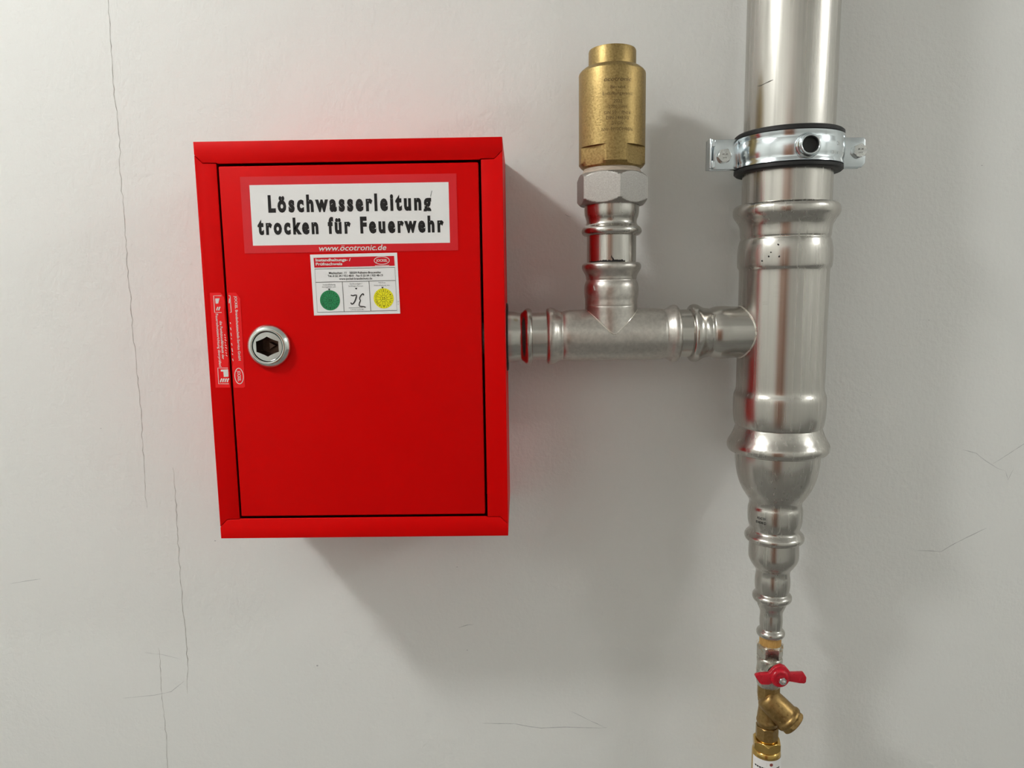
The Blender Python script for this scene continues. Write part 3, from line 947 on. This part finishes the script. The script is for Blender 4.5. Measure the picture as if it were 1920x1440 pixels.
for bx, bz, ph in ((.2335, .3905, .1), (.3757, .3935, .35)):
    f_ = Frame((bx, RY - .0070, bz), (0, -1, 0), (1, 0, 0))
    b_ = nut('bolt', f_, 6, .0066, 0, .0056, ph, .0007, MAT['bolt'], cl)
    turned('washer', Frame((bx, RY - .0070, bz), (0, -1, 0), (1, 0, 0)), [(.0080, 0), (.0080, .0010), (.004, .0010)], MAT['zinc'], cl, 0, 32, parent=b_)
    turned('bolt_shank', Frame((bx, RY + .008, bz), (0, -1, 0), (1, 0, 0)), [(.0036, 0), (.0036, .0140)], MAT['bolt'], cl, 0, 20, parent=b_)
    mk = [fit_text('8.8', bx - .0028, bz + .0006, .0016, bx + .0028), fit_text('TYT', bx - .0024, bz - .0030, .0014, bx + .0020)]
    flat('bolt_marking', join(mk), RY - .0070 - .0057, MAT['dotmark'], cl, b_)
# connection boss (open socket) facing the room
bo = Frame((RX - .0005, RY - .0500, CZ - .0015), (0, -1, 0), (1, 0, 0))
bs = turned('boss', bo, [(.0078, .0020), (.0130, .0020), (.0128, .0062), (.0112, .0078), (.0104, .0100), (.0102, .0118), (.0097, .0128), (.0086, .0128), (.0080, .0122),
                         (.0080, .0090), (.0080, .0045)], MAT['zinc'], cl, 1, 48)
turned('boss_bore_shade', bo, [(.0040, .0030), (.0079, .0046), (.0081, .0118), (.0075, .0119), (.0072, .0088), (.0010, .0084)], MAT['rubber'], cl, 0, 40, parent=bs)  # black liner paints the shade inside the open socket
wrap('size_marking', join([fit_text('108-114', .0270, CZ - .0085, .0036, .0400, bold=.0), fit_text('DN', .0360, CZ + .0005, .0042, .0410)]), RX, RY, .0563, MAT['bolt'], cl)
# threaded rod and wall plate
turned('threaded_rod', Frame((RX, RY + .0555, CZ), (0, 1, 0), (1, 0, 0)), [(.0080, 0), (.0080, .0140)], MAT['bolt'], cl, 0, 32)

# ---- vent branch
coup = thing('inlet_coupling', (.012, RY, .170), 'stainless steel press end leaving the right side of the red cabinet', 'pipe fitting')
turned('body', BR, [(.0283, -.0300), (.0283, .0060), (.0278, .0090), (.0266, .0130), (.0264, .0160), (.0275, .0180), (.0300, .0205), (.0312, .0225), (.0314, .0248),
                    (.0306, .0272), (.0290, .0284), (.0262, .0285)], MAT['steel_h'], coup, 2, 72)
p1 = turned('pipe_piece', BR, [(.0262, .0180), (.0262, .0560)], MAT['steel_h'], None, 0, 72, top=(.037, RY, .175))
tag(p1, 'short shiny pipe piece between the red cabinet and the small tee', 'pipe', 'short pipe pieces between fittings')
p2 = turned('pipe_piece', BR, [(.0262, .1790), (.0262, .2140)], MAT['steel_h'], None, 0, 72, top=(.196, RY, .175))
tag(p2, 'short shiny pipe piece between the small tee and the riser tee', 'pipe', 'short pipe pieces between fittings')
tee = thing('branch_tee', (.115, RY, .172), 'smaller stainless steel press tee lying between cabinet and riser', 'pipe fitting')
turned('body', BR, [(.0263, .0442), (.0290, .0443), (.0308, .0458), (.0314, .0480), (.0314, .0505), (.0302, .0535), (.0284, .0560), (.0274, .0585), (.0272, .0605), (.0266, .0612),
                    (.0268, .0622), (.0276, .0640), (.0284, .0680), (.0285, .0760), (.0285, .1000), (.0285, .1300), (.0286, .1560), (.0284, .1650), (.0276, .1715), (.0268, .1738),
                    (.0270, .1748), (.0276, .1762), (.0290, .1790), (.0308, .1812), (.0317, .1835), (.0317, .1858), (.0308, .1880), (.0290, .1892), (.0263, .1893)],
       MAT['steel_tee'], tee, 2, 80)
VX = .1158
V0 = Frame((VX, RY, 0), (0, 0, 1))
turned('outlet', V0, [(.0267, .2812), (.0290, .2812), (.0310, .2800), (.0321, .2780), (.0321, .2752), (.0308, .2722), (.0288, .2690), (.0276, .2660), (.0274, .2635), (.0270, .2628),
                      (.0272, .2618), (.0280, .2605), (.0293, .2570), (.0297, .2530), (.0294, .2460), (.0288, .2425), (.0286, .2410), (.0286, .2350), (.0284, .2345), (.0286, .2340), (.0286, .2300),
                      (.0283, .2260), (.0283, .2020)], MAT['steel_tee'], tee, 1, 80)
seam = []
for k in range(41):
    th = math.pi + math.pi * k / 40
    xx, yy = .0284 * math.cos(th), .0284 * math.sin(th)
    seam.append((VX + xx, RY + yy, .2022 + math.sqrt(max(0, .0285 ** 2 - yy * yy))))
v, f = tube(seam[2:-2], .0007, 8)
fix(make('weld_seam', v, f, MAT['weld'], tee))
wrap('paint_chip', ([(-.0245, .2570), (-.0225, .2548), (-.0215, .2515), (-.0228, .2512), (-.0242, .2545)], [(0, 1, 2, 3, 4)]), VX, RY, .0299, MAT['white_ink'], tee)

p3 = turned('pipe_piece', V0, [(.0266, .2720), (.0266, .3180)], MAT['steel_v'], None, 0, 72, top=(VX, RY, .272))
tag(p3, 'short upright pipe piece between small tee and hexagonal adapter, smeared black', 'pipe', 'short pipe pieces between fittings')
random.seed(3)
sm = []
up_, lo_ = [], []
for k in range(40):
    u = -.030 + .042 * k / 39
    up_.append((u, .2822 + .0016 * random.uniform(.1, 1) * (0.4 if k < 14 else 1.0)))
    lo_.append((u, .2808))
qv = lo_ + up_
sm.append((qv, [(i, i + 1, 41 + i, 40 + i) for i in range(39)]))
sm.append(stroke([(-.0010, .2825), (-.0018, .2845), (-.0034, .2865), (-.0030, .2880)], [.0022, .0016, .0012, .0006]))
wrap('black_smear', join(sm), VX, RY, .02672, MAT['ink'], p3)

ad = thing('threaded_adapter', (VX, RY, .309), 'hexagonal grey steel adapter between brass vent valve and press tee', 'pipe fitting')
turned('press_end', V0, [(.0267, .3098), (.0290, .3098), (.0310, .3110), (.0324, .3132), (.0324, .3158), (.0312, .3182), (.0292, .3198), (.0278, .3210), (.0270, .3235), (.0272, .3265),
                         (.0286, .3300), (.0294, .3340), (.0295, .3400), (.0295, .3450)], MAT['steel_v'], ad, 2, 80)
nut('hex_nut', V0, 6, .0343, .3420, .3745, math.radians(5.6), .0050, MAT['steel_blast'], ad)
turned('sealed_thread', V0, [(.0318, .3720), (.0318, .3755), (.0300, .3790), (.0298, .3860)], MAT['hemp_paste'], ad, 0, 64)

vent = thing('vent_valve', (VX, RY, .380), 'round brass air vent valve with engraved lettering, topmost on the branch', 'valve')
turned('cap', V0, [(.0249, .4780), (.0249, .4995), (.0244, .5010), (.0235, .5012), (.0225, .5005), (.0222, .4900)], MAT['brass'], vent, 0, 80)
# body with four flats milled at its foot
seg = 128
def oct_r(th):
    a = th % (math.pi / 2) - math.pi / 4
    return min(.0352, .0312 / math.cos(a))
ring = [('f', .0305, .3800), ('f', .0330, .3818), ('f', 9, .3845), ('f', 9, .3900), ('f', 9, .4005), ('c', .0352, .4010), ('c', .0352, .4200), ('c', .0352, .4500),
        ('c', .0352, .4760), ('c', .0349, .4775), ('c', .0335, .4795), ('c', .0300, .4822), ('c', .0262, .4832), ('c', .0235, .4834)]
V, F = [], []
for kind, r, t in ring:
    for k in range(seg):
        th = 2 * math.pi * k / seg
        V.append(V0.p(min(r, oct_r(th)) if kind == 'f' else r, th, t))
for j in range(len(ring) - 1):
    for k in range(seg):
        a, b = j * seg + k, j * seg + (k + 1) % seg
        F.append((a, b, b + seg, a + seg))
F.append(tuple(range(seg)))
F.append(tuple(range((len(ring) - 1) * seg, len(ring) * seg)))
fix(make('body', V, F, MAT['brass'], vent, None, 20))
h = .0030
CXT = .0015
et = []
def etch(txt, z, w, hh=h, sh=0.0, bd=0.0):
    et.append(fit_text(txt, CXT - w / 2, z - hh * .45, hh, CXT + w / 2, shear=sh, bold=bd))
etch('öcotronic', .4635, .0290, .0040, .25, .008)
etch('Be- und', .4558, .0150)
etch('Entlüftungsventil', .4497, .0315)
etch('2022', .4420, .0090)
etch('2700 l/min', .4366, .0190)
etch('DN 50    PN16', .4310, .0275)
etch('DIN 14463-3', .4256, .0235)
etch('DVGW', .4203, .0125)
etch('NW-9912DM0076', .4146, .0330)
wrap('engraved_lettering', join(et), VX, RY, .0353, MAT['etch'], vent)
